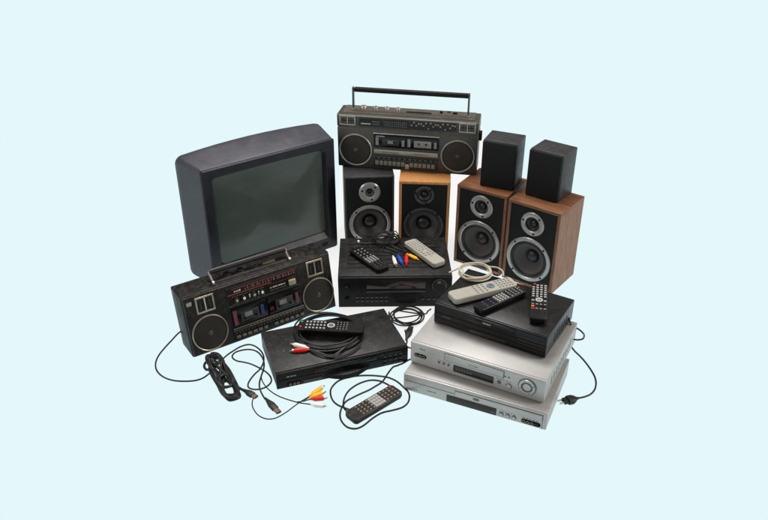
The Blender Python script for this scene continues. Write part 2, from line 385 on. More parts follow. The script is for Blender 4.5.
def loudspeaker(name, label, loc, yaw, W_, D_, H_, m_cab, m_top, tw, wf, edge=.010, baffle=M_baffle, top_edge=None, group='loudspeakers with bare drivers'):
    t = thing(name, label, 'loudspeaker', loc, yaw, group)
    te = top_edge or edge
    bm = bmesh.new()   # cabinet: four boards round a sunk baffle
    box(bm, 0, edge, 0, D_, 0, H_-te, bev=.0012, seg=1); box(bm, W_-edge, W_, 0, D_, 0, H_-te, bev=.0012, seg=1)
    box(bm, edge, W_-edge, 0, D_, 0, edge, bev=.0008, seg=1); box(bm, edge, W_-edge, D_-.012, D_-.001, edge, H_-te, bev=0)
    link('cabinet', bm, m_cab, t)
    bx('top_panel', m_top, t, 0, W_, -.0006, D_+.0004, H_-te, H_, bev=.0016, seg=2)
    bm = bmesh.new()   # the baffle, with round holes left for the drivers by sinking the cones: ring sheets
    bmesh.ops.create_circle
    box(bm, edge, W_-edge, .003, .006, edge, H_-te)
    bf = link('baffle', bm, baffle, t)
    cut_baffle(bf, [(tw[0], tw[1], tw[2]-tw[3]), (wf[0], wf[1], wf[2]-wf[3])], edge, W_-edge, edge, H_-te)
    driver(t, 'tweeter', tw[0], tw[1], tw[2], tw[3], tw[4], tw[5], tw[6], tw[7], y=.003, screws=3, dome=True)
    driver(t, 'woofer', wf[0], wf[1], wf[2], wf[3], wf[4], wf[5], wf[6], wf[7], y=.003)
    return t
def cut_baffle(o, holes, x0, x1, z0, z1):
    """rebuild the front board as a plate with round openings (strips between the hole rims and a square frame)"""
    bm = bmesh.new(); y = .003
    zs = sorted(holes, key=lambda h: h[1]); mid = (zs[0][1]+zs[0][2]+zs[1][1]-zs[1][2])/2
    for (cx, cz, r), (a, b) in zip(zs, ((z0, mid), (mid, z1))):
        n = 64; ring = []; outer = []
        angs = [2*PI*k/n for k in range(n)]
        corners = [math.atan2(zz-cz, xx-cx) % (2*PI) for xx in (x0, x1) for zz in (a, b)]
        angs = sorted(set(angs+corners))
        for t in angs:
            c_, s_ = math.cos(t), math.sin(t)
            k = min((x1-cx)/c_ if c_ > 1e-9 else 1e9, (x0-cx)/c_ if c_ < -1e-9 else 1e9, (b-cz)/s_ if s_ > 1e-9 else 1e9, (a-cz)/s_ if s_ < -1e-9 else 1e9)
            ring.append(bm.verts.new((cx+r*c_, y, cz+r*s_))); outer.append(bm.verts.new((cx+k*c_, y, cz+k*s_)))
        m = len(angs)
        for i in range(m): bm.faces.new((ring[i], ring[(i+1) % m], outer[(i+1) % m], outer[i]))
    me = o.data; mt = me.materials[0]; bm.to_mesh(me); bm.free()

HS = .319
loudspeaker('loudspeaker', 'black loudspeaker with grey driver rings, left of the orange-framed one under the boombox', (-.1481, 2.605, 0), .0793, .1875, .215, HS,
            M_ash, M_ash, (.095, .254, .041, .024, M_ring, M_ring, .010, .010), (.095, .120, .081, .014, M_ring, M_coned, .026, .032), edge=.007)
loudspeaker('loudspeaker', 'orange wood-framed loudspeaker with all-black drivers under the right end of the grey boombox', (.0552, 2.5728, 0), -.0729, .1888, .215, HS,
            M_pine, M_pine, (.094, .264, .037, .010, M_ringd, M_coned, .013, .012), (.094, .138, .075, .009, M_ringd, M_coned, .026, .028), edge=.0105)
loudspeaker('loudspeaker', 'walnut loudspeaker beside the orange-framed one, left of the walnut pair', (.2665, 2.5399, 0), -.5761, .1986, .178, .3224,
            M_walnut, M_walnutt, (.100, .256, .045, .018, M_ring, M_ringd, .014, .012), (.098, .111, .086, .015, M_ring, M_cone, .025, .036), edge=.011)
loudspeaker('loudspeaker', 'walnut loudspeaker at the far right with its grained side panel in full view', (.4364, 2.4223, 0), -.6641, .2013, .180, .321,
            M_walnut, M_walnutt, (.099, .250, .045, .018, M_ring, M_ringd, .014, .012), (.097, .108, .087, .015, M_ring, M_cone, .025, .036), edge=.011)

def cube_speaker(label, loc, yaw):
    t = thing('satellite_speaker', label, 'speaker', loc, yaw, 'small black speakers on the walnut loudspeakers')
    W_, D_, H_ = .1257, .1165, .1722
    bx('cabinet', M_ash, t, 0, W_, .012, D_, 0, H_, bev=.003)
    bm = bmesh.new(); box(bm, .0015, W_-.0015, 0, .0135, .0015, H_-.001, bev=.004, seg=3)
    link('grille', bm, M_cloth, t)
    return t
cube_speaker('small black cloth-fronted speaker on the left walnut loudspeaker, next to the grey boombox', (.3435, 2.5264, .3225), -.4255)
cube_speaker('small black cloth-fronted speaker on the right walnut loudspeaker, rightmost on top', (.4953, 2.4536, .3211), -.6538)

# ---------------------------------------------------------------- grey double cassette boombox
def dash_text(parent, name, m, x0, x1, z, h, y=-.001, gap=.35, n=6):
    """a line of worn lettering too small to read: short uneven strokes in one mesh"""
    bm = bmesh.new(); x = x0; st = (x1-x0)/n
    for k in range(n):
        w_ = st*(1-gap)*random.uniform(.7, 1.1); box(bm, x, min(x+w_, x1), y-.0004, y+.0004, z, z+h*random.uniform(.75, 1)); x += st
    return link(name, bm, m, parent, smooth=False)
def horn(root, x0, x1, z0, z1, m_frame, m_petal=None):
    bm = bmesh.new(); e = .0055
    box(bm, x0, x1, -.003, .004, z1-e, z1, bev=.001); box(bm, x0, x1, -.003, .004, z0, z0+e, bev=.001)
    box(bm, x0, x0+e, -.0029, .004, z0+e, z1-e, bev=.001); box(bm, x1-e, x1, -.0029, .004, z0+e, z1-e, bev=.001)
    o = link('horn_tweeter', bm, m_frame, root)
    a, b, c, d = x0+e, x1-e, z0+e, z1-e
    bm = bmesh.new(); box(bm, a, b, -.0005, .0035, c, d); link('horn_mouth', bm, M_dark, o)
    bm = bmesh.new(); xm, zm = (a+b)/2, (c+d)/2
    box(bm, xm-.002, xm+.002, -.0024, -.0006, c, d)
    link('divider', bm, M_g1l if m_frame is M_g1l else M_chrome, o)
    for dx_, dz_ in ((-1, 1), (1, 1), (-1, -1), (1, -1)):      # four flared petals round the divider
        bm = bmesh.new(); px0, px1 = sorted((xm+dx_*.004, xm+dx_*(b-a)*.46)); pz0, pz1 = sorted((zm+dz_*.0015, zm+dz_*(d-c)*.46))
        box(bm, px0, px1, -.0016, -.0006, pz0, pz1, bev=.0006, seg=1); link('petal', bm, m_petal or M_g1, o)
    bm = bmesh.new()
    for i, xx in enumerate((a+.2*(b-a), a+.8*(b-a))): box(bm, xx-.002, xx+.002, -.0019, -.0006, c+.15*(d-c), d-.15*(d-c))
    link('vane', bm, M_g1d, o)
    return o
def round_speaker(root, cx, cz, R, m_ring, m_gr, y=0, ring=.006):
    o = lt('woofer', m_ring, root, [(R-ring, -.001), (R-ring+.0008, .004), (R-.002, .005), (R, .003), (R, -.002)], (cx, y, cz), n=64, caps=False)
    bm = bmesh.new(); lathe(bm, [(R-.0045, .001), (R*.8, .0025), (R*.5, .0035), (R*.2, .004), (.0003, .004)], (cx, y, cz), n=56, caps=False); link('grille', bm, m_gr, o)
    bm = bmesh.new(); lathe(bm, [(.0075, .003), (.0075, .0050), (.006, .0058), (.0003, .006)], (cx, y, cz), n=28, caps=False); link('badge', bm, M_g1, o)
    return o
def knob(root, name, m, c, r, h, axis='z', n=24, parent_axis=None):
    bm = bmesh.new(); lathe(bm, [(r, -.001), (r, h*.8), (r*.9, h), (.0003, h)], c, axis=axis, n=n, caps=False)
    return link(name, bm, m, root)

def boombox_grey():
    t = thing('boombox', 'grey double-cassette boombox with its handle raised, lying across the tops of two loudspeakers', 'boombox', (-.1747, 2.7134, .3193), -.1875, 'boomboxes')
    W_, D_, H_ = .5242, .1052, .209
    bm = bmesh.new()
    box(bm, 0, W_, .002, D_, 0, .156, bev=.004); box(bm, .002, W_-.002, .004, D_-.002, .1545, .1615); box(bm, 0, W_, 0, D_, .160, H_-.002, bev=.004)
    link('body', bm, M_g1, t)
    bx('top_deck', mat('brushed_taupe', (98, 93, 86), .38, metal=.45, var=.15, dust=.12, wear=.3), t, .018, W_-.018, .020, D_-.006, H_-.006, H_+.0012, bev=.0015)
    bx('front_edge_trim', M_g1l, t, .006, W_-.006, -.0012, .006, H_-.0075, H_-.0035, bev=.0008)
    horn(t, .010, .071, .166, .203, M_g1l); horn(t, .453, .514, .166, .203, M_g1l)
    bx('equalizer_panel', M_g1d, t, .082, .444, -.0015, .003, .167, .199, bev=.001)
    # tuner dial and sliders
    bx('tuner_window', M_gloss, t, .086, .170, -.0027, -.0014, .170, .196)
    bx('tuning_label', M_btn, t, .092, .128, -.0034, -.0026, .175, .179); 
    dash_text(t, 'dial_lettering', M_btng, .134, .166, .185, .004, y=-.0031); dash_text(t, 'dial_lettering', M_btng, .134, .162, .176, .003, y=-.0031)
    bx('dial_window', M_gloss, t, .176, .270, -.0027, -.0014, .170, .196)
    for j in range(3): dash_text(t, 'dial_lettering', M_btng, .180, .266, .173+j*.0075, .0022, y=-.0031, n=12, gap=.4)
    sl = bx('slider', M_btng, t, 0, .005, -.0055, -.0013, 0, .004, bev=.0006, seg=1)
    sl.location = (.278, 0, .180)
    for i in range(1, 19): dup(sl, (.278+i*.0088, 0, .171+.021*abs(math.sin(i*1.35))), t)
    tr = bx('slider_track', M_dark, t, 0, .0012, -.0019, -.0012, .171, .196); tr.location = (.280, 0, 0)
    for i in range(1, 19): dup(tr, (.280+i*.0088, 0, 0), t)
    bm = bmesh.new(); box(bm, .138, .384, -.0022, .004, .140, .144, bev=.0008); link('deck_trim', bm, M_chrome, t)
    bx('deck_panel', M_black, t, .139, .383, -.0012, .003, .088, .139)
    for x0, mcol in ((.143, 0), (.263, 1)):
        dr = bx('cassette_door', M_gloss, t, x0, x0+.117, -.004, -.0011, .092, .136, bev=.0015)
        bm = bmesh.new(); box(bm, x0+.028, x0+.092, -.0052, -.0038, .098, .124, bev=.0006)
        cs = link('cassette', bm, M_cass if mcol else M_g1d, dr)
        for q in (-1, 1):
            bm = bmesh.new(); lathe(bm, [(.0045, .0050), (.0045, .0060), (.002, .0060)], (x0+.060+q*.013, 0, .112), n=16, caps=True); link('reel', bm, M_dark, dr)
        bm = bmesh.new(); box(bm, x0+.046, x0+.074, -.0060, -.0051, .1065, .1175); link('tape_window', bm, M_btng if mcol else M_btng, dr)
        bm = bmesh.new(); box(bm, x0+.004, x0+.015, -.0048, -.0039, .098, .128); link('door_marking', bm, M_btng, dr); bm = bmesh.new(); box(bm, x0+.102, x0+.112, -.0048, -.0039, .098, .122); link('door_marking', bm, M_btng, dr)
        bx('door_sill', M_g1l, t, x0-.003, x0+.1175, -.0035, .002, .063, .080, bev=.0015)
        dash_text(t, 'sill_lettering', M_g1d, x0+.03, x0+.09, .070, .003, y=-.0037, n=8)
    dash_text(t, 'brand_lettering', M_btn, .150, .182, .1305, .0048, y=-.0043, n=5, gap=.2)
    bx('key_panel', M_g1d, t, .138, .380, -.0015, .003, .010, .052, bev=.001)
    bx('key_shelf', M_g1, t, .140, .378, -.005, -.0012, .044, .051, bev=.001)
    k0 = bx('key', mat('taupe_key', (104, 98, 90), .45), t, 0, .0135, -.010, -.001, 0, .016, bev=.0012); k0.location = (.146, 0, .020)
    for i in range(1, 14):
        if i == 7: continue
        dup(k0, (.146+i*.0163, 0, .020), t)
    bx('center_key', M_g1l, t, .2595, .2745, -.011, -.001, .012, .030, bev=.0012)
    d0 = bx('indicator', M_dark, t, 0, .010, -.0058, -.0048, 0, .0045); d0.location = (.144, 0, .0455)
    for i in range(1, 12): dup(d0, (.144+i*.0196, 0, .0455), t)
    round_speaker(t, .0695, .071, .0635, M_g1l, M_gr1, .002); round_speaker(t, .4535, .073, .0635, M_g1l, M_gr1, .002)
    # top controls
    for x in (.088, .134, .177, .219): knob(t, 'knob', M_chrome, (x, .066, H_+.001), .0095 if x > .1 else .012, .011)
    bx('slide_switch_slot', M_dark, t, .252, .345, .052, .062, H_+.0006, H_+.0026, bev=.0006)
    bx('push_button', M_dark, t, .374, .384, .066, .078, H_, H_+.006, bev=.001); bx('push_button', M_dark, t, .422, .438, .066, .076, H_, H_+.005, bev=.001)
    bx('push_button', M_g1d, t, .40, .412, .080, .088, H_, H_+.004, bev=.001)
    # handle
    h = bpy.data.objects.new('handle', None)
    bm = bmesh.new(); yb, zb = .046, .288
    box(bm, .058, .480, yb-.009, yb+.009, zb-.008, zb+.009, bev=.005, seg=3); hd = link('handle', bm, M_black, t)
    for x in (.054, .480):
        bm = bmesh.new(); box(bm, x-.0032, x+.0032, yb-.007, yb+.007, H_-.004, zb+.009, bev=.0012); link('arm', bm, M_g1, hd)
        bm = bmesh.new(); lathe(bm, [(.009, -.004), (.009, .004), (.007, .005), (.0003, .005)], (x, yb, H_+.004), axis='x', n=20, caps=True); link('pivot', bm, M_g1l, hd)
    bx('side_lug', M_black, t, W_-.001, W_+.011, .03, .055, .128, .160, bev=.002)
    for x in (.05, .44): bx('foot', M_rubber, t, x, x+.03, .03, .07, -.0004, .002)
boombox_grey()

# ---------------------------------------------------------------- black boombox (front leans back)
def boombox_black():
    t = thing('boombox', 'scuffed black double-cassette boombox with folded handle in front of the television', 'boombox', (-.5986, 1.9259, 0), .5945, 'boomboxes')
    SHEAR[0] = math.tan(.184)
    W_, D_, H_ = .5253, .094, .2037
    bm = bmesh.new(); box(bm, 0, W_, .006, D_, 0, H_-.001, bev=.005, seg=3); link('body', bm, M_g2, t)
    bx('front_panel', M_g2, t, .003, W_-.003, 0, .012, .004, H_-.003, bev=.003)
    bx('top_deck', M_g2, t, .10, .425, .030, D_-.012, H_-.004, H_+.0025, bev=.002)
    M_br = mat('aged_brass_trim', (158, 148, 128), .34, metal=.7, var=.2); horn(t, .040, .101, .139, .193, M_br, M_black); horn(t, .431, .492, .139, .193, M_br, M_black)
    round_speaker(t, .069, .069, .060, M_br, M_gr2, ring=.0045); round_speaker(t, .461, .070, .060, M_br, M_gr2, ring=.0045)
    bx('corner_wear', M_g1l, t, .012, .030, -.0008, .004, .172, .186, bev=.003)
    bx('tuner_panel', M_black, t, .143, .398, -.0022, .003, .132, .190, bev=.001)
    bx('dial_stripe', M_redp, t, .146, .298, -.0031, -.0021, .1655, .1685)
    bx('dial_stripe', M_redp, t, .160, .392, -.0031, -.0021, .1835, .1848)
    dash_text(t, 'dial_lettering', M_chrome, .168, .192, .1725, .006, y=-.0028, n=3, gap=.1)
    for j in range(2): dash_text(t, 'dial_lettering', M_redp if j else M_btnt, .205, .392, .173+j*.0055, .0022, y=-.0028, n=18, gap=.5)
    tk = bx('dial_mark', M_btnt, t, 0, .0016, -.0031, -.0021, 0, .010); tk.location = (.215, 0, .172)
    for i in range(1, 10): dup(tk, (.215+i*.0185, 0.0, .172), t)
    for x, m in ((.172, M_chrome), (.197, M_white), (.233, M_chrome), (.261, M_white)):
        knob(t, 'knob', M_black, (x, -.002, .147), .0095, .007, 'y'); knob(t, 'knob_cap', m, (x, -.0085, .147), .0045, .002, 'y', 16)
    dash_text(t, 'white_lettering', M_btn, .291, .350, .147, .0042, y=-.0028, n=6, gap=.15)
    dash_text(t, 'small_lettering', M_btnt, .291, .350, .139, .002, y=-.0028, n=10, gap=.4)
    dash_text(t, 'small_lettering', M_redp, .291, .392, .1605, .0018, y=-.0028, n=16, gap=.45)
    dash_text(t, 'small_lettering', M_btnt, .160, .275, .1585, .0016, y=-.0028, n=14, gap=.5)
    dash_text(t, 'small_lettering', M_btnt, .160, .275, .1335, .0016, y=-.0028, n=14, gap=.5)
    bx('panel_line', M_g1, t, .143, .398, -.0030, -.0020, .1285, .1295)
    dash_text(t, 'sill_lettering', M_btnt, .20, .39, .0485, .0022, y=-.0084, n=16, gap=.45)
    dash_text(t, 'sill_lettering', M_btnt, .150, .390, .0355, .0016, y=-.0036, n=22, gap=.5)
    bx('slide_knob', M_chrome, t, .215, .221, -.006, -.002, .141, .153, bev=.001); bx('slide_knob', M_chrome, t, .247, .252, -.006, -.002, .141, .153, bev=.001)
    bx('tuning_knob', mat('aged_ivory', (140, 130, 108), .45), t, .358, .384, -.010, -.001, .137, .156, bev=.003)
    # two decks
    bx('deck_panel', M_black, t, .143, .398, -.0014, .003, .058, .126)
    for x0, pk in ((.150, .0), (.274, 1)):
        dr = bx('cassette_door', M_gloss, t, x0, x0+.118, -.0055, -.0013, .062, .120, bev=.0016)
        bm = bmesh.new(); box(bm, x0+.026, x0+.090, -.0064, -.0053, .070, .104, bev=.0005); link('cassette', bm, M_g1d, dr)
        bm = bmesh.new(); box(bm, x0+.040, x0+.066, -.0071, -.0063, .083, .098); link('tape_label', bm, M_cass, dr)
        for q in (-1, 1):
            bm = bmesh.new(); lathe(bm, [(.004, .0060), (.004, .0076), (.001, .0076)], (x0+.058+q*.02, 0, .079), n=14, caps=True); link('reel', bm, M_dark, dr)
    bx('pink_marking', M_pink, t, .1505, .1625, -.0068, -.0052, .066, .114); bx('pink_marking', M_pink, t, .374, .385, -.0068, -.0052, .070, .106)
    bx('blue_marking', M_navyp, t, .246, .258, -.0068, -.0052, .072, .106)
    dash_text(t, 'deck_lettering', M_redp, .280, .292, .075, .012, y=-.0060, n=3)
    bx('deck_sill', M_g1d, t, .142, .400, -.008, .002, .044, .056, bev=.0015)
    bx('sill_line', M_btnt, t, .144, .398, -.0086, -.0076, .0545, .0556)
    bx('key_panel', M_black, t, .142, .400, -.003, .002, .012, .040, bev=.001)
    k0 = bx('key', mat('worn_tan_key', (92, 82, 70), .5), t, 0, .0135, -.009, -.001, -.005, .003, bev=.0013); k0.location = (.150, SHEAR[0]*.026, .026)
    for i in range(1, 13):
        if i == 6: continue
        dup(k0, (.150+i*.0193, SHEAR[0]*.026, .026), t)
    tk.location.y = 0
    # folded handle and top knobs
    bm = bmesh.new(); tube(bm, [(.120, .050, H_+.030), (.386, .050, H_+.030)], .0085, n=14, smooth=False); hd = link('handle', bm, mat('satin_black_grip', (24, 23, 23), .42, spec=.4), t)
    for x in (.118, .388):
        bm = bmesh.new(); tube(bm, [(x, .050, H_+.032), (x, .042, H_+.020), (x, .026, H_+.003)], .0034, n=8, smooth=False); link('arm', bm, M_chrome, hd)
        bm = bmesh.new(); lathe(bm, [(.006, -.003), (.006, .003), (.0003, .0035)], (x, .026, H_+.004), axis='x', n=16, caps=True); link('pivot', bm, M_chrome, hd)
    for x in (.173, .221): knob(t, 'knob', M_black, (x, .050, H_+.002), .012, .009)
    for x in (.173, .221): lt('knob_ring', M_g1d, t, [(.016, 0), (.016, .002), (.012, .0025)], (x, .050, H_+.0015), axis='z', n=28, caps=False)
    bx('switch_plate', M_btnt, t, .300, .345, .045, .055, H_+.001, H_+.0045, bev=.001)
    bx('switch_plate', M_g1d, t, .255, .285, .048, .058, H_+.001, H_+.0045, bev=.001)
    for x in (.06, .42): bx('foot', M_rubber, t, x, x+.04, .02, .07, -.0003, .003)
    # dial marks are linked copies: their shear was baked at z=0, so shift them with the leaning front
    for ch in t.children:
        if ch.name.startswith('dial_mark'): ch.location.y = SHEAR[0]*ch.location.z
    SHEAR[0] = 0
boombox_black()

# ---------------------------------------------------------------- receiver
def receiver():
    t = thing('receiver', 'black stereo receiver with ribbed top and wide display window below the loudspeakers', 'receiver', (-.1565, 2.2099, 0), .0191)
    W_, D_, H_ = .3893, .2757, .1281
    bx('case', mat('dull_black_lid', (17, 17, 17), .5, spec=.3, var=.2, bump=.3, bscale=600, dust=.11, wear=.3), t, 0, W_, .008, D_, .008, H_, bev=.002)
    fp = bx('front_panel', M_black, t, 0, W_, 0, .0095, .006, H_-.003, bev=.0025)
    for i in range(7):   # vent slots across the top plate
        bx('vent_slot', M_dark, t, .03, W_-.03, .06+i*.028, .0635+i*.028, H_-.0004, H_+.0005)
    bx('display_window', M_window, t, .097, .298, -.002, .002, .081, .113, bev=.001)
    dash_text(t, 'display_marking', M_redp, .20, .29, .092, .002, y=-.0023, n=10, gap=.6)
    bx('button_bar', M_g1d, t, .096, .298, -.004, .002, .067, .075, bev=.001)
    knob(t, 'volume_knob', M_black, (.346, 0, .092), .021, .018, 'y', 40)
    lt('knob_ring', M_ringd, t, [(.0255, 0), (.0255, .0018), (.0215, .003)], (.346, 0, .092), n=40, caps=False)
    knob(t, 'selector_knob', M_black, (.028, 0, .088), .009, .012, 'y'); knob(t, 'selector_knob', M_black, (.028, 0, .040), .007, .010, 'y')
    bx('control_flap', M_black, t, .187, .272, -.003, .002, .018, .058, bev=.0015)
    b0 = bx('button', M_ringd, t, 0, .011, -.0035, .001, 0, .005, bev=.0006, seg=1); b0.location = (.060, 0, .030)
    for j in range(2):
        for i in range(7):
            if i or j: dup(b0, (.060+i*.0165, 0, .030+j*.014), t)
    for i in range(4): dup(b0, (.285+i*.02, 0, .035), t)
    for x in (.02, W_-.06):
        for y in (.02, D_-.06): lt('foot', M_rubber, t, [(.018, 0), (.018, .009), (.0, .009)], (x+.02, y+.02, 0), axis='z', n=24)
receiver()

# ---------------------------------------------------------------- black player in the middle
def player_black():
    t = thing('disc_player', 'flat black disc player on the floor with a coiled cable on its lid', 'disc player', (-.3182, 1.7768, 0), .3374)
    W_, D_, H_ = .4149, .2213, .0609
    bx('case', M_blackmetal, t, 0, W_, .006, D_, .003, H_, bev=.0018)
    bx('front_panel', M_black, t, -.001, W_+.001, -.002, .0075, .002, H_-.0015, bev=.002)
    bx('tray_door', M_gloss, t, .115, .312, -.0045, -.001, .036, .051, bev=.001)
    bx('display_window', M_window, t, .080, .138, -.0036, -.001, .007, .018, bev=.0006)
    bx('panel_groove', M_dark, t, .004, W_-.004, -.0025, -.0012, .0315, .0335)
    dash_text(t, 'brand_lettering', M_btng, .030, .062, .040, .004, y=-.0024, n=3, gap=.15)
    dash_text(t, 'front_lettering', M_btng, .325, .395, .0465, .0016, y=-.0024, n=9, gap=.5)
    dash_text(t, 'front_lettering', M_btng, .150, .20, .012, .0022, y=-.0024, n=6, gap=.5)
    for x in (.040, .053, .064): lt('jack', M_btnt, t, [(.0042, 0), (.0042, .003), (.0025, .003), (.0025, 0)], (x, -.002, .012), n=18, caps=False)
    bx('jack_plate', M_dark, t, .031, .072, -.0028, -.0010, .004, .020)
    bm = bmesh.new(); n = 18      # bowed lip under the tray
    lo = []
    for k in range(n+1):
        u = k/n; x = .145+.145*u; b_ = math.sin(PI*u)
        lo.append([Vector((x, -.002, .025)), Vector((x, -.002-.020*b_, .020)), Vector((x, -.003-.021*b_, .010-.006*b_)), Vector((x, -.002, .006))])
    R = [[bm.verts.new(p) for p in l] for l in lo]
    for a, b in zip(R, R[1:]):
        for k in range(3): bm.faces.new((a[k], a[k+1], b[k+1], b[k]))
    link('front_lip', bm, M_black, t)
    b0 = bx('button', M_ringd, t, 0, .009, -.0055, -.001, 0, .0055, bev=.0008, seg=1); b0.location = (.335, 0, .038)
    for (x, z) in ((.352, .038), (.369, .038), (.386, .038), (.335, .022), (.352, .022), (.369, .022), (.386, .022), (.335, .008), (.386, .008)): dup(b0, (x, 0, z), t)
    bx('lid_scratch', M_btng, t, .045, .049, .100, .103, H_-.0003, H_+.0003)
    for x, y in ((.03, .03), (W_-.05, .03), (.03, D_-.05), (W_-.05, D_-.05)): lt('foot', M_rubber, t, [(.010, 0), (.010, .004)], (x+.01, y+.01, 0), axis='z', n=18)
player_black()

# ---------------------------------------------------------------- the stack on the right
def stack_case(t, W_, D_, H_, m_case, m_front, z0=.003, bev=.004):
    bx('case', m_case, t, 0, W_, .010, D_, z0, H_, bev=.002)
    bx('front_panel', m_front, t, -.0008, W_+.0008, 0, .0115, z0-.001, H_+.0003, bev=bev, seg=3)
    for x, y in ((.03, .03), (W_-.05, .03), (.03, D_-.05), (W_-.05, D_-.05)): lt('foot', M_rubber, t, [(.011, 0), (.011, z0+.001)], (x+.01, y+.01, 0), axis='z', n=18)
def player_silver():
    t = thing('disc_player', 'silver disc player on the floor, lowest of the stack of three', 'disc player', (.0579, 1.7764, 0), -.4251)
    W_, D_, H_ = .4295, .27, .0629
    stack_case(t, W_, D_, H_, M_silver, M_silverf)
    bx('panel_groove', M_silverd, t, .006, .158, -.0006, .001, .0395, .0412)
    bx('display_window', M_window, t, .136, .286, -.0022, .001, .006, .030, bev=.001)
    bx('tray_gap', M_silverd, t, .160, .418, -.0008, .001, .0345, .0535); bx('tray_door', M_silverf, t, .1615, .4165, -.0026, -.0004, .036, .052, bev=.0009)
    lt('tray_mark', M_silverd, t, [(.010, 0), (.010, .0008), (.0003, .0008)], (.225, -.0025, .044), n=24, caps=False, sx=1, sz=.45)
    dash_text(t, 'front_lettering', M_silverd, .075, .105, .022, .003, y=-.0002, n=5)
    dash_text(t, 'front_lettering', M_silverd, .012, .045, .012, .0025, y=-.0002, n=6)
    dash_text(t, 'display_marking', M_btng, .272, .282, .014, .004, y=-.0024, n=3)
    for x in (.301, .320, .338):
        lt('button', M_silverd, t, [(.0065, 0), (.0065, .002), (.0055, .0022)], (x, 0, .016), n=22, caps=False); lt('button_cap', M_silverf, t, [(.0055, .001), (.005, .003), (.0003, .0032)], (x, 0, .016), n=22, caps=False)
    bm = bmesh.new(); loft(bm, [rrect(.359, .414, .0080, .0222, .0070, .001), rrect(.359, .414, .0080, .0222, .0070, -.0016)], cap1=True); link('jack_plate', bm, M_dark, t)
    for x, m in ((.366, M_btnt), (.378, M_btng), (.390, M_btnt), (.403, M_g1d)):
        lt('jack', m, t, [(.0052, .001), (.0052, .0036), (.003, .0036), (.003, .001)], (x, 0, .015), n=18, caps=False)
    dash_text(t, 'front_lettering', M_silverd, .295, .345, .0255, .0016, y=-.0002, n=6, gap=.4)
    dash_text(t, 'front_lettering', M_silverd, .362, .41, .0255, .0016, y=-.0002, n=5)
    bx('side_seam', M_silverd, t, W_-.012, W_-.0108, -.0006, .001, .004, .055)
player_silver()
def recorder_silver():
    t = thing('video_recorder', 'silver video cassette recorder with a round jog dial, middle of the stack of three', 'video recorder', (.0786, 1.8286, .0632), -.4786)
    W_, D_, H_ = .4112, .32, .0787
    stack_case(t, W_, D_, H_, M_silver, M_silverf, bev=.005)
    bx('slot_gap', M_silverd, t, .109, .292, -.0008, .001, .0475, .0725); bx('cassette_flap', M_silverf, t, .1108, .2902, -.0022, -.0004, .0492, .0708, bev=.0008)
    dash_text(t, 'flap_lettering', M_silverd, .185, .215, .057, .0028, y=-.0024, n=5)
    bx('display_window', M_window, t, .139, .262, -.0024, .001, .018, .041, bev=.001)
    dash_text(t, 'brand_lettering', M_silverd, .030, .050, .059, .004, y=-.0002, n=4)
    bm = bmesh.new(); loft(bm, [rrect(.013, .052, .0290, .0420, .0064, .001), rrect(.013, .052, .0290, .0420, .0064, -.0015)], cap1=True); link('jack_plate', bm, M_dark, t)
    for x, m in ((.020, M_btnt), (.032, M_btng), (.044, M_btnt)): lt('jack', m, t, [(.0048, .001), (.0048, .0034), (.0028, .0034), (.0028, .001)], (x, 0, .0355), n=18, caps=False)
    for x in (.093, .108, .123): lt('button', M_silverd, t, [(.0035, 0), (.0035, .0018), (.0003, .0019)], (x, 0, .034), n=16, caps=False)
    lt('button', M_silverd, t, [(.0055, 0), (.0055, .002), (.0003, .0022)], (.279, 0, .030), n=18, caps=False)
    lt('button', M_silverd, t, [(.009, 0), (.009, .0015), (.0078, .002)], (.308, 0, .026), n=26, caps=False); lt('button_cap', M_silverf, t, [(.0078, .001), (.007, .003), (.0003, .0032)], (.308, 0, .026), n=26, caps=False)
    for x in (.292, .303): bx('small_button', M_silverd, t, x, x+.006, -.0012, .001, .054, .0575, bev=.0005, seg=1)
    dash_text(t, 'front_lettering', M_silverd, .088, .130, .0405, .0018, y=-.0002, n=5)
    dash_text(t, 'front_lettering', M_silverd, .270, .318, .0400, .0018, y=-.0002, n=5)
    dash_text(t, 'display_marking', M_btng, .148, .20, .028, .004, y=-.0026, n=6, gap=.5)
    d = lt('jog_dial', M_silverd, t, [(.0265, 0), (.0265, .0018), (.0245, .0022)], (.361, 0, .044), n=48, caps=False)
    lt('dial_ring', M_silverf, d, [(.0245, .0010), (.0235, .005), (.0175, .0055), (.0165, .003)], (.361, 0, .044), n=48, caps=False)
    lt('dial_groove', M_silverd, d, [(.0170, .0025), (.0115, .0025)], (.361, 0, .044), n=40, caps=False)
    lt('dial_center', M_silverf, d, [(.0120, .001), (.0112, .0048), (.0003, .0050)], (.361, 0, .044), n=40, caps=False)
    for i in range(4):
        a = i*PI/2+.4; bx('dial_mark', M_silverd, d, .361+.0205*math.cos(a)-.0015, .361+.0205*math.cos(a)+.0015, -.0062, -.005, .044+.0205*math.sin(a)-.0008, .044+.0205*math.sin(a)+.0008)
    for i in range(9): bx('side_vent', M_silverd, t, W_-.0004, W_+.0006, .06+i*.024, .066+i*.024, .028, .055)
recorder_silver()
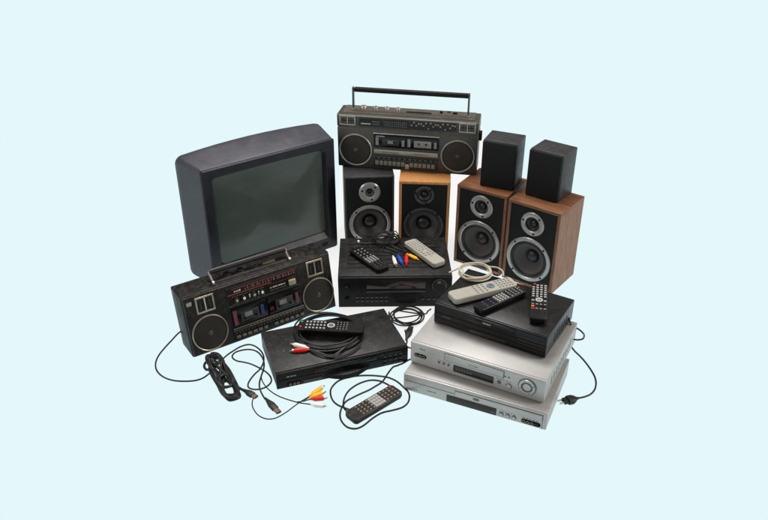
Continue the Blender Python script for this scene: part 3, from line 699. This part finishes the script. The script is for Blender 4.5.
def recorder_black():
    t = thing('video_recorder', 'black video recorder with three remotes on its lid, top of the stack of three', 'video recorder', (.1518, 1.9224, .1423), -.5418)
    W_, D_, H_ = .3555, .2327, .0734
    stack_case(t, W_, D_, H_, M_deck, M_deckf)
    bx('panel_groove', M_dark, t, .002, W_-.002, -.0006, .001, .042, .0435)
    bx('cassette_flap', M_gloss, t, .105, .262, -.0016, .001, .046, .068, bev=.001)
    bx('lower_strip', M_gloss, t, .006, W_-.006, -.0016, .001, .006, .024, bev=.001)
    bx('display_window', M_window, t, .120, .235, -.0026, -.001, .010, .022, bev=.0006)
    for j in range(3): bx('front_rib', M_ringd, t, .270, W_-.006, -.0018, .001, .029+j*.012, .0305+j*.012)
    dash_text(t, 'brand_lettering', M_btn, .160, .186, .056, .0035, y=-.0019, n=5, gap=.2)
    dash_text(t, 'front_lettering', M_btng, .030, .058, .033, .0022, y=-.0002, n=7)
    for i in range(6): bx('side_vent', M_dark, t, W_-.0004, W_+.0006, .07+i*.02, .074+i*.02, .02, .05)
recorder_black()

# ---------------------------------------------------------------- remote controls
BCACHE = {}
def button_mesh(l, w, m, rnd):
    key = (round(l, 4), round(w, 4), m.name, rnd)
    if key not in BCACHE:
        bm = bmesh.new()
        if rnd: lathe(bm, [(l/2, -.001), (l/2, .0012), (l*.42, .0018), (.0002, .0019)], (0, 0, 0), axis='z', n=16, caps=False)
        else: box(bm, -l/2, l/2, -w/2, w/2, -.001, .0017, bev=min(l, w)*.22, seg=2)
        bmesh.ops.recalc_face_normals(bm, faces=bm.faces)
        me = bpy.data.meshes.new('button'); bm.to_mesh(me); bm.free(); me.materials.append(m)
        for p in me.polygons: p.use_smooth = True
        me.set_sharp_from_angle(angle=math.radians(35)); BCACHE[key] = me
    return BCACHE[key]
def remote(label, quad, ztop, thick, m_body, design, taper=1.0, wd=None):
    """quad: four measured corners of its upper face, head left/right then tail right/left"""
    A, B, C_, D = [at(u, v, ztop) for u, v in quad]
    a = (A+D)/2; b = (B+C_)/2; L_ = (b-a).length; W_ = wd or ((A-D).length+(B-C_).length)/2
    yaw = math.atan2(b.y-a.y, b.x-a.x); c = (a+b)/2
    t = thing('remote_control', label, 'remote control', (c.x, c.y, ztop-thick), yaw, 'remote controls')
    bm = bmesh.new()
    loops = []
    def ol(s, z, ins=0):
        pts = []
        hl, hw, r = L_/2-ins, W_/2-ins, min(W_*.22, .012)-ins*.6
        for (sx, sy, a0) in ((1, 1, 0), (-1, 1, 90), (-1, -1, 180), (1, -1, 270)):
            for k in range(7):
                an = math.radians(a0+15*k); x = sx*(hl-r)+r*math.cos(an); y = sy*(hw-r)+r*math.sin(an)
                y *= 1-(1-taper)*(x/L_+.5); pts.append(Vector((x, y, z)))
        return pts
    loft(bm, [ol(1, 0, .006), ol(1, .002, .0025), ol(1, thick*.45, .0), ol(1, thick-.002, .0003), ol(1, thick, .002)], cap0=True, cap1=True)
    link('shell', bm, m_body, t)
    for q in design(L_, W_):
        if q[0] == 'plate':
            _, x0, x1, y0, y1, m = q; bx('face_plate', m, t, x0*L_, x1*L_, y0*W_, y1*W_, thick-.0004, thick+.0004, bev=.0003, seg=1)
        elif q[0] == 'ring':
            _, x, y, r0, r1, m = q; lt('ring_button', m, t, [(r1, -.0005), (r1, .0016), (r0, .0016), (r0, -.0005)], (x*L_, y*W_, thick), axis='z', n=32, caps=False)
        else:
            _, x, y, l, w_, m, rnd = q
            o = bpy.data.objects.new('button', button_mesh(l, w_, m, rnd)); C.objects.link(o); o.location = (x*L_, y*W_, thick); o.parent = t
    return t
def grid(x0, x1, nx, ys, l, w_, m, rnd=False, skip=()):
    out = []
    for i in range(nx):
        for j, y in enumerate(ys):
            if (i, j) in skip: continue
            out.append(('b', x0+(x1-x0)*i/(nx-1), y, l, w_, m, rnd))
    return out
Y4 = (-.33, -.11, .11, .33); Y3 = (-.28, 0, .28)
HR = .1281
remote('slim black remote with a pale printed patch, lying on the left of the receiver lid', [(349.7, 250.1), (379.2, 270.9), (388.7, 264), (359.2, 244.9)], HR+.018, .017, M_black,
       lambda L, W: grid(-.36, -.06, 4, Y3, .007, .006, M_btng) + [('plate', -.02, .20, -.34, .34, M_ringd)] + grid(.01, .17, 4, Y4, .0045, .006, M_btn) + grid(.25, .40, 3, Y3, .006, .006, M_ringd))
remote('grey-beige remote with a bare rounded end on the right of the receiver lid', [(404.2, 241.5), (435.0, 265.5), (445.4, 258.8), (414.2, 238.2)], HR+.022, .020, M_cream,
       lambda L, W: [('plate', -.42, .18, -.37, .37, M_cream)] + grid(-.39, -.12, 5, Y4, .005, .0055, M_creamd) + grid(-.05, .16, 4, Y3, .007, .0075, M_creamd, False, ((1, 1),)) + [('b', .23, .0, .006, .006, M_orange, False)])
remote('long black remote with green and red keys on the coiled cable on the disc player', [(300, 319.4), (365.8, 321.4), (362.3, 332.6), (296.6, 328.8)], .0609+.034, .018, M_black,
       lambda L, W: [('b', -.455, .27, .008, .007, M_green, False), ('b', -.455, -.22, .008, .008, M_red, True)] + grid(-.37, -.10, 6, (-.28, 0, .28), .0066, .0072, M_btn) + [('ring', .0, 0, .007, .0125, M_btn), ('b', 0, 0, .008, .008, M_btng, True)]
       + grid(.10, .24, 4, (-.3, -.1, .1, .3), .0042, .0045, M_btng))
remote('worn black remote with a silver key block, on the floor inside a loop of cord', [(345.3, 410.5), (353.8, 423.0), (405.5, 390.0), (391.5, 383.6)][0:1]+[(390.6, 384.4), (404.6, 391.2), (354.2, 422.0)], .026, .021, M_g2,
       lambda L, W: grid(-.30, -.08, 4, Y4, .0055, .006, M_btnt) + [('plate', -.055, .155, -.42, .42, M_btng)] + grid(-.025, .125, 4, Y4, .0075, .0070, M_btn) + grid(.20, .42, 4, Y4, .0065, .006, M_btnt, False, ((3, 3),)) + [('b', .42, .33, .007, .007, M_red, True)])
ZT = .1423+.0734
remote('pale grey remote with a blue key ring on the black recorder', [(448.6, 290.8), (511.6, 276.0), (516.5, 284.6), (453.4, 300.5)], ZT+.024, .022, M_cream,
       lambda L, W: grid(-.12, .02, 3, Y4, .0055, .006, M_creamd) + [('ring', .12, 0, .006, .0125, mat('blue_grey_print', (98, 108, 124), .5)), ('b', .12, 0, .007, .007, M_creamd, True)] + grid(.23, .43, 5, Y4, .0055, .006, M_creamd))
remote('black remote with white, blue and red keys between the other two on the recorder', [(473.4, 303.8), (520.4, 284.6), (525.4, 290.6), (480.6, 311.5)], ZT+.021, .019, M_black,
       lambda L, W: grid(-.33, -.20, 2, Y3, .007, .006, M_navyp) + [('plate', -.12, .14, -.40, .40, M_ringd)] + grid(-.08, .10, 4, Y4, .006, .0055, M_btn) + grid(.19, .40, 4, Y4, .0055, .0055, M_btng) + [('b', .44, .2, .007, .007, M_red, True), ('b', .19, -.42, .005, .004, M_green, True), ('b', .27, -.42, .005, .004, M_red, True)])
remote('black remote pointing away with rows of white keys, at the right of the recorder lid', [(532.2, 282.2), (529.2, 317.6), (547.6, 319.2), (547.4, 283.6)], ZT+.023, .021, M_black,
       lambda L, W: [('b', -.45, -.3, .007, .007, M_red, True)] + grid(-.42, -.10, 6, (-.36, -.12, .12, .36), .0066, .0072, M_btn, False, ((0, 0),)) + [('ring', .0, 0, .006, .011, M_btn), ('b', 0, 0, .007, .007, M_btn, True)] + [('b', .02, y, .006, .008, M_btn, False) for y in (-.36, .36)]
       + grid(.12, .24, 2, (-.36, -.12, .12, .36), .006, .0075, M_btng) + [('b', .18, -.36, .007, .009, M_orange, False), ('b', .24, -.34, .007, .009, M_red, False)])

# ---------------------------------------------------------------- cables
def cable(name, label, cat, group, strands, r, m=M_rubber, n=8):
    """strands: lists of world points; one continuous cord (or bundle) in one mesh"""
    bm = bmesh.new()
    for s in strands: tube(bm, s, r, n=n, step=6)
    o = link(name, bm, m, None, origin='base'); setp(o, label, cat, group); return o
def px(pts, z=.003):
    return [at(p[0], p[1], p[2] if len(p) > 2 else z) for p in pts]
def part_at(name, bm, m, parent):
    """a child mesh built in world coordinates"""
    o = link(name, bm, m, None)
    for v in o.data.vertices: v.co -= parent.location
    o.parent = parent; return o
def sub_at(name, bm, m, parent, root):
    o = link(name, bm, m, None)
    for v in o.data.vertices: v.co -= root.location
    o.parent = parent; return o
def rca(root, p0, p1, m, tip=M_chrome, r=.0064):
    """plug from its cord end p0 to its metal tip p1"""
    p0, p1 = Vector(p0), Vector(p1); d = (p1-p0); L_ = d.length
    bm = bmesh.new(); N_ = 12
    tube(bm, [p0+d*(k/N_*.78) for k in range(N_+1)], lambda t: r*.42 if t < .10 else (r*(.42+.58*(t-.10)/.22) if t < .32 else (r if t < .97 else r*.88)), n=14, smooth=False)
    b = part_at('plug', bm, m, root)
    bm = bmesh.new(); tube(bm, [p0+d*.775, p0+d*.87], r*.72, n=14, smooth=False); sub_at('collar', bm, tip, b, root)
    bm = bmesh.new(); tube(bm, [p0+d*.87, p1], r*.30, n=10, smooth=False); sub_at('pin', bm, tip, b, root)
def flat_plug(root, p0, p1, w_=.010, h_=.005, tipm=M_gold):
    """moulded rectangular plug: tapered grip and flat metal shell"""
    p0, p1 = Vector(p0), Vector(p1); d = p1-p0; L_ = d.length; u = d.normalized(); s = u.cross(Vector((0, 0, 1))).normalized(); q = s.cross(u)
    def sec(t, a, b):
        c = p0+d*t; pts = []
        for k in range(16):
            an = 2*PI*k/16+PI/16; ca, sa = math.cos(an), math.sin(an)
            pts.append(c+s*a*math.copysign(abs(ca)**.5, ca)+q*b*math.copysign(abs(sa)**.5, sa))
        return pts
    bm = bmesh.new(); loft(bm, [sec(0, .003, .003), sec(.12, .0042, .0036), sec(.3, w_*.72, h_*.85), sec(.45, w_, h_), sec(.74, w_, h_), sec(.76, w_*.94, h_*.9)], cap0=True, cap1=True)
    b = part_at('plug', bm, M_rubber, root)
    bm = bmesh.new(); loft(bm, [sec(.75, w_*.8, h_*.62), sec(1, w_*.8, h_*.62)], cap0=True, cap1=True); sub_at('metal_shell', bm, tipm, b, root)
    bm = bmesh.new(); loft(bm, [sec(.99, w_*.55, h_*.3), sec(1.01, w_*.55, h_*.3)], cap0=True, cap1=True); sub_at('contact', bm, M_dark, b, root)
def coil(cx, cy, cz, rx, ry, turns, rise, jit, yaw=0, seed=1, n=14, end=None):
    rnd = random.Random(seed); pts = []
    ph = [rnd.uniform(0, 6.28) for _ in range(6)]
    if end is not None: ph[4] = math.radians(end)-2*PI*int(turns*n)/n
    for k in range(int(turns*n)+1):
        a = 2*PI*k/n; t = k/(turns*n)
        R = 1+jit*math.sin(a*.83+ph[0])+jit*.8*math.sin(a*1.27+ph[1])
        ox = jit*rx*.8*math.sin(a*.31+ph[2]); oy = jit*ry*.8*math.cos(a*.37+ph[3])
        x, y = rx*R*math.cos(a+ph[4])+ox, ry*R*math.sin(a+ph[4])+oy
        c, s = math.cos(yaw), math.sin(yaw)
        pts.append(Vector((cx+c*x-s*y, cy+s*x+c*y, cz+rise*(.5+.5*math.sin(a*.77+ph[5]))+rise*.4*t)))
    return pts
GC = 'cables and cords'
# coil on the disc player's lid with a white and a red plug
c0 = at(328.5, 333.5, .0609)
pts = coil(c0.x, c0.y, .0609+.004, .100, .094, 6.3, .010, .085, seed=6, end=-50)
ab = at(309, 349.3, .0609+.006)
pts2 = pts+px([(333, 355.6, .068), (322, 353.4, .067), (315, 351, .068)])+[ab]
o = cable('audio_cable', 'black audio cable coiled on the disc player lid, ending in white and red plugs', 'cable', GC, [pts2, [ab, at(313, 351.8, .068), at(320, 354.6, .068), at(330, 357, .067), at(341, 356, .067), at(352, 351.5, .068), at(361, 344, .070)]], .0030)
rca(o, at(309, 348.4, .0609+.008), at(290.5, 343.6, .0609+.006), M_white, r=.0074); rca(o, at(309.5, 349.6, .0609+.007), at(289.5, 351.0, .0609+.006), M_red, r=.0078)

# coil on the receiver with four coloured plugs
c0 = at(386, 241.5, HR)
pts = coil(c0.x, c0.y, HR+.004, .046, .040, 6.2, .012, .10, seed=9)
o = cable('av_cable', 'thin black cable coiled on the receiver lid with white, blue, red and yellow plugs', 'cable', GC,
          [pts+px([(383, 249, HR+.006), (390, 252, HR+.004), (394, 254.6, HR+.005)]), px([(386, 247, HR+.006), (393, 250, HR+.004), (398, 253, HR+.005)]),
           px([(392, 246, HR+.006), (399, 249, HR+.004), (406, 252, HR+.005)]), px([(397, 243, HR+.006), (402, 248, HR+.004), (406.5, 253, HR+.005)]),
           px([(374, 243, HR+.006), (366, 243.4, HR+.004), (360, 243, HR+.005)])], .0019)
rca(o, at(393, 256, HR+.006), at(396.6, 267.2, HR+.006), M_white); rca(o, at(397.4, 254.6, HR+.006), at(403, 265, HR+.006), M_blue, M_blue)
rca(o, at(406.2, 254, HR+.006), at(406.6, 265.4, HR+.006), M_red, M_red); rca(o, at(406.8, 254, HR+.006), at(419, 259.8, HR+.006), M_yellow, M_yellow)
bm = bmesh.new(); p = at(358.5, 242.6, HR); lathe(bm, [(.004, 0), (.0045, .006), (.003, .008), (.0003, .009)], (p.x, p.y, HR+.001), axis='z', n=12, caps=False); part_at('plug', bm, M_white, o)

# beige cord behind the pale remote
c0 = at(474, 274.5, ZT)
pts = coil(c0.x, c0.y, ZT+.004, .050, .046, 3.6, .012, .08, seed=3)
cable('beige_cord', 'beige cord coiled on the back of the black recorder behind the pale remote', 'cord', GC,
      [px([(449, 272.4, ZT+.01), (455, 270, ZT+.012), (462, 267.5, ZT+.012)])+pts+px([(489, 266.5, ZT+.012), (497, 267.6, ZT+.008), (502.5, 271, ZT+.005), (503.4, 276, ZT+.004)])], .0024, M_beigecord)
bm = bmesh.new()
tube(bm, px([(487, 270, ZT+.008), (491, 272.5, ZT+.007), (493, 273.4, ZT+.007)]), .0018)
o = link('red_plug', bm, M_beigecord, None, origin='base'); setp(o, 'small dark red plug beside the beige cord on the black recorder', 'plug', GC)
rca(o, at(492, 273, ZT+.007), at(500, 275.4, ZT+.006), M_pink, M_pink, .0055)

# coil on the floor between receiver and stack
c0 = at(407, 318.8, 0)
pts = coil(c0.x, c0.y, .004, .050, .050, 4.4, .012, .07, seed=12)
o = cable('power_cord', 'black cord coiled on the floor between the receiver and the silver stack', 'cord', GC,
          [px([(389, 312, .006), (392, 318, .006)])+pts+px([(423, 314, .008), (428, 311, .006), (431, 309, .006)]), px([(405, 330, .006), (407, 340, .004), (406.5, 346, .004), (412, 348.2, .004), (418, 348, .004)])], .0026)
flat_plug(o, at(406, 340, .008), at(411, 327, .008), .011, .007, M_rubber)

# cord looped round the remote on the floor
K = [(414, 358, .010), (408.5, 360.0, .006), (403, 363.2), (397, 365.6), (392.7, 367.4), (387.5, 374), (382.5, 381.5, .006), (375, 386.5), (369, 390), (360, 394), (352.7, 397.6), (346, 401.5), (341.6, 408), (340, 415), (341.6, 421.2), (346.5, 426.6), (352.7, 428.6),
     (358.5, 428), (364.5, 424.8), (373, 418), (382, 412.8), (392, 410.4), (401.7, 407.6), (407.3, 403.5), (409.4, 398), (408.4, 392.4), (403.5, 387.2, .008), (397, 381.5), (388.6, 377.6), (379, 376), (369, 375.4), (358, 375.8),
     (349.4, 377.2), (341, 379.6), (335.3, 383.3), (331, 389), (330.6, 394.4), (332.8, 400.4), (337.5, 404.8), (343.6, 407.4, .005), (349, 409.4, .004)]
K2 = [(390, 386, .004), (386, 383.6, .007), (379, 380.8, .009), (370.7, 380.2), (363, 382), (356, 385.2), (349.5, 390), (345.2, 396), (343.4, 402.5), (343.8, 407.5, .009), (346.5, 411, .004)]
cable('power_cord', 'black cord looped twice round the worn remote on the floor', 'cord', GC, [px(K), px(K2, .0045)], .0028)

# long cord from the black boombox, through the bundle, to a square plug
A1 = [(181, 331, .045), (176.5, 335, .035), (171.5, 340.5, .02), (165, 347.5, .008), (159, 355), (155.9, 362), (156, 368.5), (159.5, 374), (166, 378.2), (174.6, 380.6), (185, 381.2), (195.7, 380.4), (204, 377.4), (212, 371), (218, 364.6, .006),
      (222.8, 359), (228, 354.4), (233.7, 350.6), (239, 347.4), (244.7, 345.2), (250, 344.6), (255.5, 346.4), (260.6, 350.6), (263.6, 356), (263.4, 362.5), (260, 369), (255, 373.8), (251, 378.6), (248.2, 383.6), (248.6, 387.4), (253, 389.2), (259, 389.2, .007),
      (265.5, 387.2), (270.6, 382.8), (271.2, 378.4), (268, 373.6), (262.5, 369.6, .008), (256, 366.2), (250, 363.7), (243, 362), (237.4, 361), (233.4, 358.8), (232.3, 356), (234.7, 352.8), (239.4, 350.8), (245.5, 349.6), (252, 349.8), (257.6, 352), (261.8, 356.6, .008),
      (264, 362.5, .008), (263.6, 369, .009), (261.4, 375.5, .008), (259.6, 382), (259.6, 388, .009), (262, 394), (265, 399)]
o = cable('hdmi_cable', 'black cable winding from the black boombox to a flat plug left of the disc player', 'cable', GC, [px(A1, .0035)], .0026)
flat_plug(o, at(265, 398, .005), at(279, 412.6, .005), .0105, .0052)

# bundled cable with its own plug
bm_pts = []
def lobe(k, wob):
    rnd = random.Random(40+k); a = at(213.5+wob[0], 360.5+wob[1], .006); b = at(233+wob[0]*.6, 399+wob[1]*.5, .006)
    ax = (b-a); L_ = ax.length; u = ax.normalized(); s = Vector((-u.y, u.x, 0)); out = []
    wa, wb, wm = .028+rnd.uniform(-.009, .003), .029+rnd.uniform(-.008, .004), rnd.uniform(.002, .012)
    m = 22
    for i in range(m):
        t = 2*PI*i/m; ll = .5-.5*math.cos(t); side = math.sin(t)
        width = wa*(1-ll)+wb*ll - (wm*math.sin(PI*ll)**2)
        sg = 1 if side > 0 else -1
        if k % 2: off = math.sin(2*t)*width*.8          # crossed strand, a flat figure of eight
        else: off = sg*abs(side)**.55*width
        out.append(a+u*(L_*(.06*(k % 3)+ll*(1-.07*(k % 4))))+s*off+Vector((0, 0, .012*abs(math.sin(PI*ll*.9+k))*rnd.uniform(.6, 1)+.0018*k)))
    return out
strand = []
for k in range(9):
    l = lobe(k, (random.uniform(-2.6, 2.6), random.uniform(-4, 2.5)))
    strand += l
wrap = []
mid = at(222.5, 378.5, .010); dirb = (at(233, 399, .006)-at(213.5, 360.5, .006)).normalized(); sb = Vector((-dirb.y, dirb.x, 0))
for i in range(21):
    a = 2*PI*i/8; wrap.append(mid+dirb*(-.002+.014*i/20+.004*math.sin(i*1.3))+sb*(.0185*math.cos(a))+Vector((0, 0, .004+.013*math.sin(a))))
sl = px([(212, 369, .006), (206.5, 369.6), (204.2, 366.2), (206, 362.2), (210.5, 361, .008)], .004)
o = cable('hdmi_cable', 'thick black cable tied in a figure-eight bundle on the floor at the left', 'cable', GC, [strand, wrap, sl, px([(231, 384, .012), (237, 386.5, .010), (242, 389.5, .008), (246, 392, .007)])], .0040)
flat_plug(o, at(243, 389.5, .007), at(256.4, 397.2, .006), .0105, .0055)

# composite video cable with yellow, red and white plugs
S1 = [(261.5, 374, .008), (261.6, 379), (264.2, 384.4), (268.4, 389.2), (273.5, 393.2), (279.3, 396.4), (285.6, 398.8), (292, 400.8), (297, 402.2), (302, 403.2), (307, 403.8), (312, 404.6)]
S2 = [(253.6, 397, .004), (252.2, 402.5), (252.9, 407.6), (257.0, 414), (262.5, 417.6), (268.4, 419), (275, 418.2), (281, 415.4), (287.6, 411.2), (293.9, 406.4), (300, 402), (305.6, 398.6), (311, 395.6, .007)]
S3 = [(296, 402, .005), (302, 401.4, .006), (308, 399.8, .007), (312, 399, .007)]
S4 = [(300, 402, .006), (306, 399, .009), (310, 396.8, .011)]
o = cable('video_cable', 'thin black cable on the floor ending in two yellow, one red and one white plug', 'cable', GC, [px(S1, .0028), px(S2, .0028), px(S3), px(S4)], .0018)
rca(o, at(309.5, 396.0, .010), at(324.5, 385.6, .009), M_yellow, r=.0072); rca(o, at(309.5, 397.8, .012), at(326.0, 391.6, .014), M_yellow, r=.0068)
rca(o, at(310.5, 399.2, .008), at(327.5, 397.8, .0075), M_red, r=.0072); rca(o, at(311, 404.6, .006), at(326.6, 406.2, .006), M_white, r=.0068)

# mains cord and plug at the right
R1 = [(571.5, 347, .045), (575, 351.4, .03), (580.5, 356.6, .012), (586, 363), (591, 370), (594.8, 377), (596, 383.5), (594.6, 389.6), (591, 393.8), (586.2, 396.2), (581, 397.6), (577, 398.2)]
o = cable('mains_cord', 'black mains cord with a two-pin plug on the floor right of the stack', 'cord', GC, [px(R1, .004)], .0029)
p0, p1 = at(579, 397.9, .008), at(563.5, 401.2, .010)
flat_plug(o, p0, p0+(p1-p0)*1.0, .0145, .0095, M_rubber)
u = (p1-p0).normalized(); s = u.cross(Vector((0, 0, 1))).normalized()
for q in (-1, 1):
    bm = bmesh.new(); a = p1+s*q*.0062-u*.002; b = a+u*.018; w_ = s*.0009; h_ = Vector((0, 0, .0032))
    vs = [bm.verts.new(c_+i*w_+j*h_) for c_ in (a, b) for i in (-1, 1) for j in (-1, 1)]
    for f in ((0, 1, 3, 2), (4, 6, 7, 5), (0, 4, 5, 1), (2, 3, 7, 6), (0, 2, 6, 4), (1, 5, 7, 3)): bm.faces.new([vs[i] for i in f])
    part_at('pin', bm, M_chrome, o)
cable('short_cord', 'short black cord sticking out behind the right side of the silver recorder', 'cord', GC, [px([(569, 318, .17), (571, 325, .14), (575.5, 327.6, .12), (580, 330.2, .115), (584, 334.6, .11), (583, 338.6, .105), (578.4, 339.8, .10), (573.5, 339.4, .10)])], .0026)

# ---------------------------------------------------------------- render settings
sc.view_settings.view_transform = 'Standard'; sc.view_settings.look = 'None'; sc.view_settings.exposure = 0; sc.view_settings.gamma = 1
sc.cycles.max_bounces = 6; sc.cycles.use_denoising = True
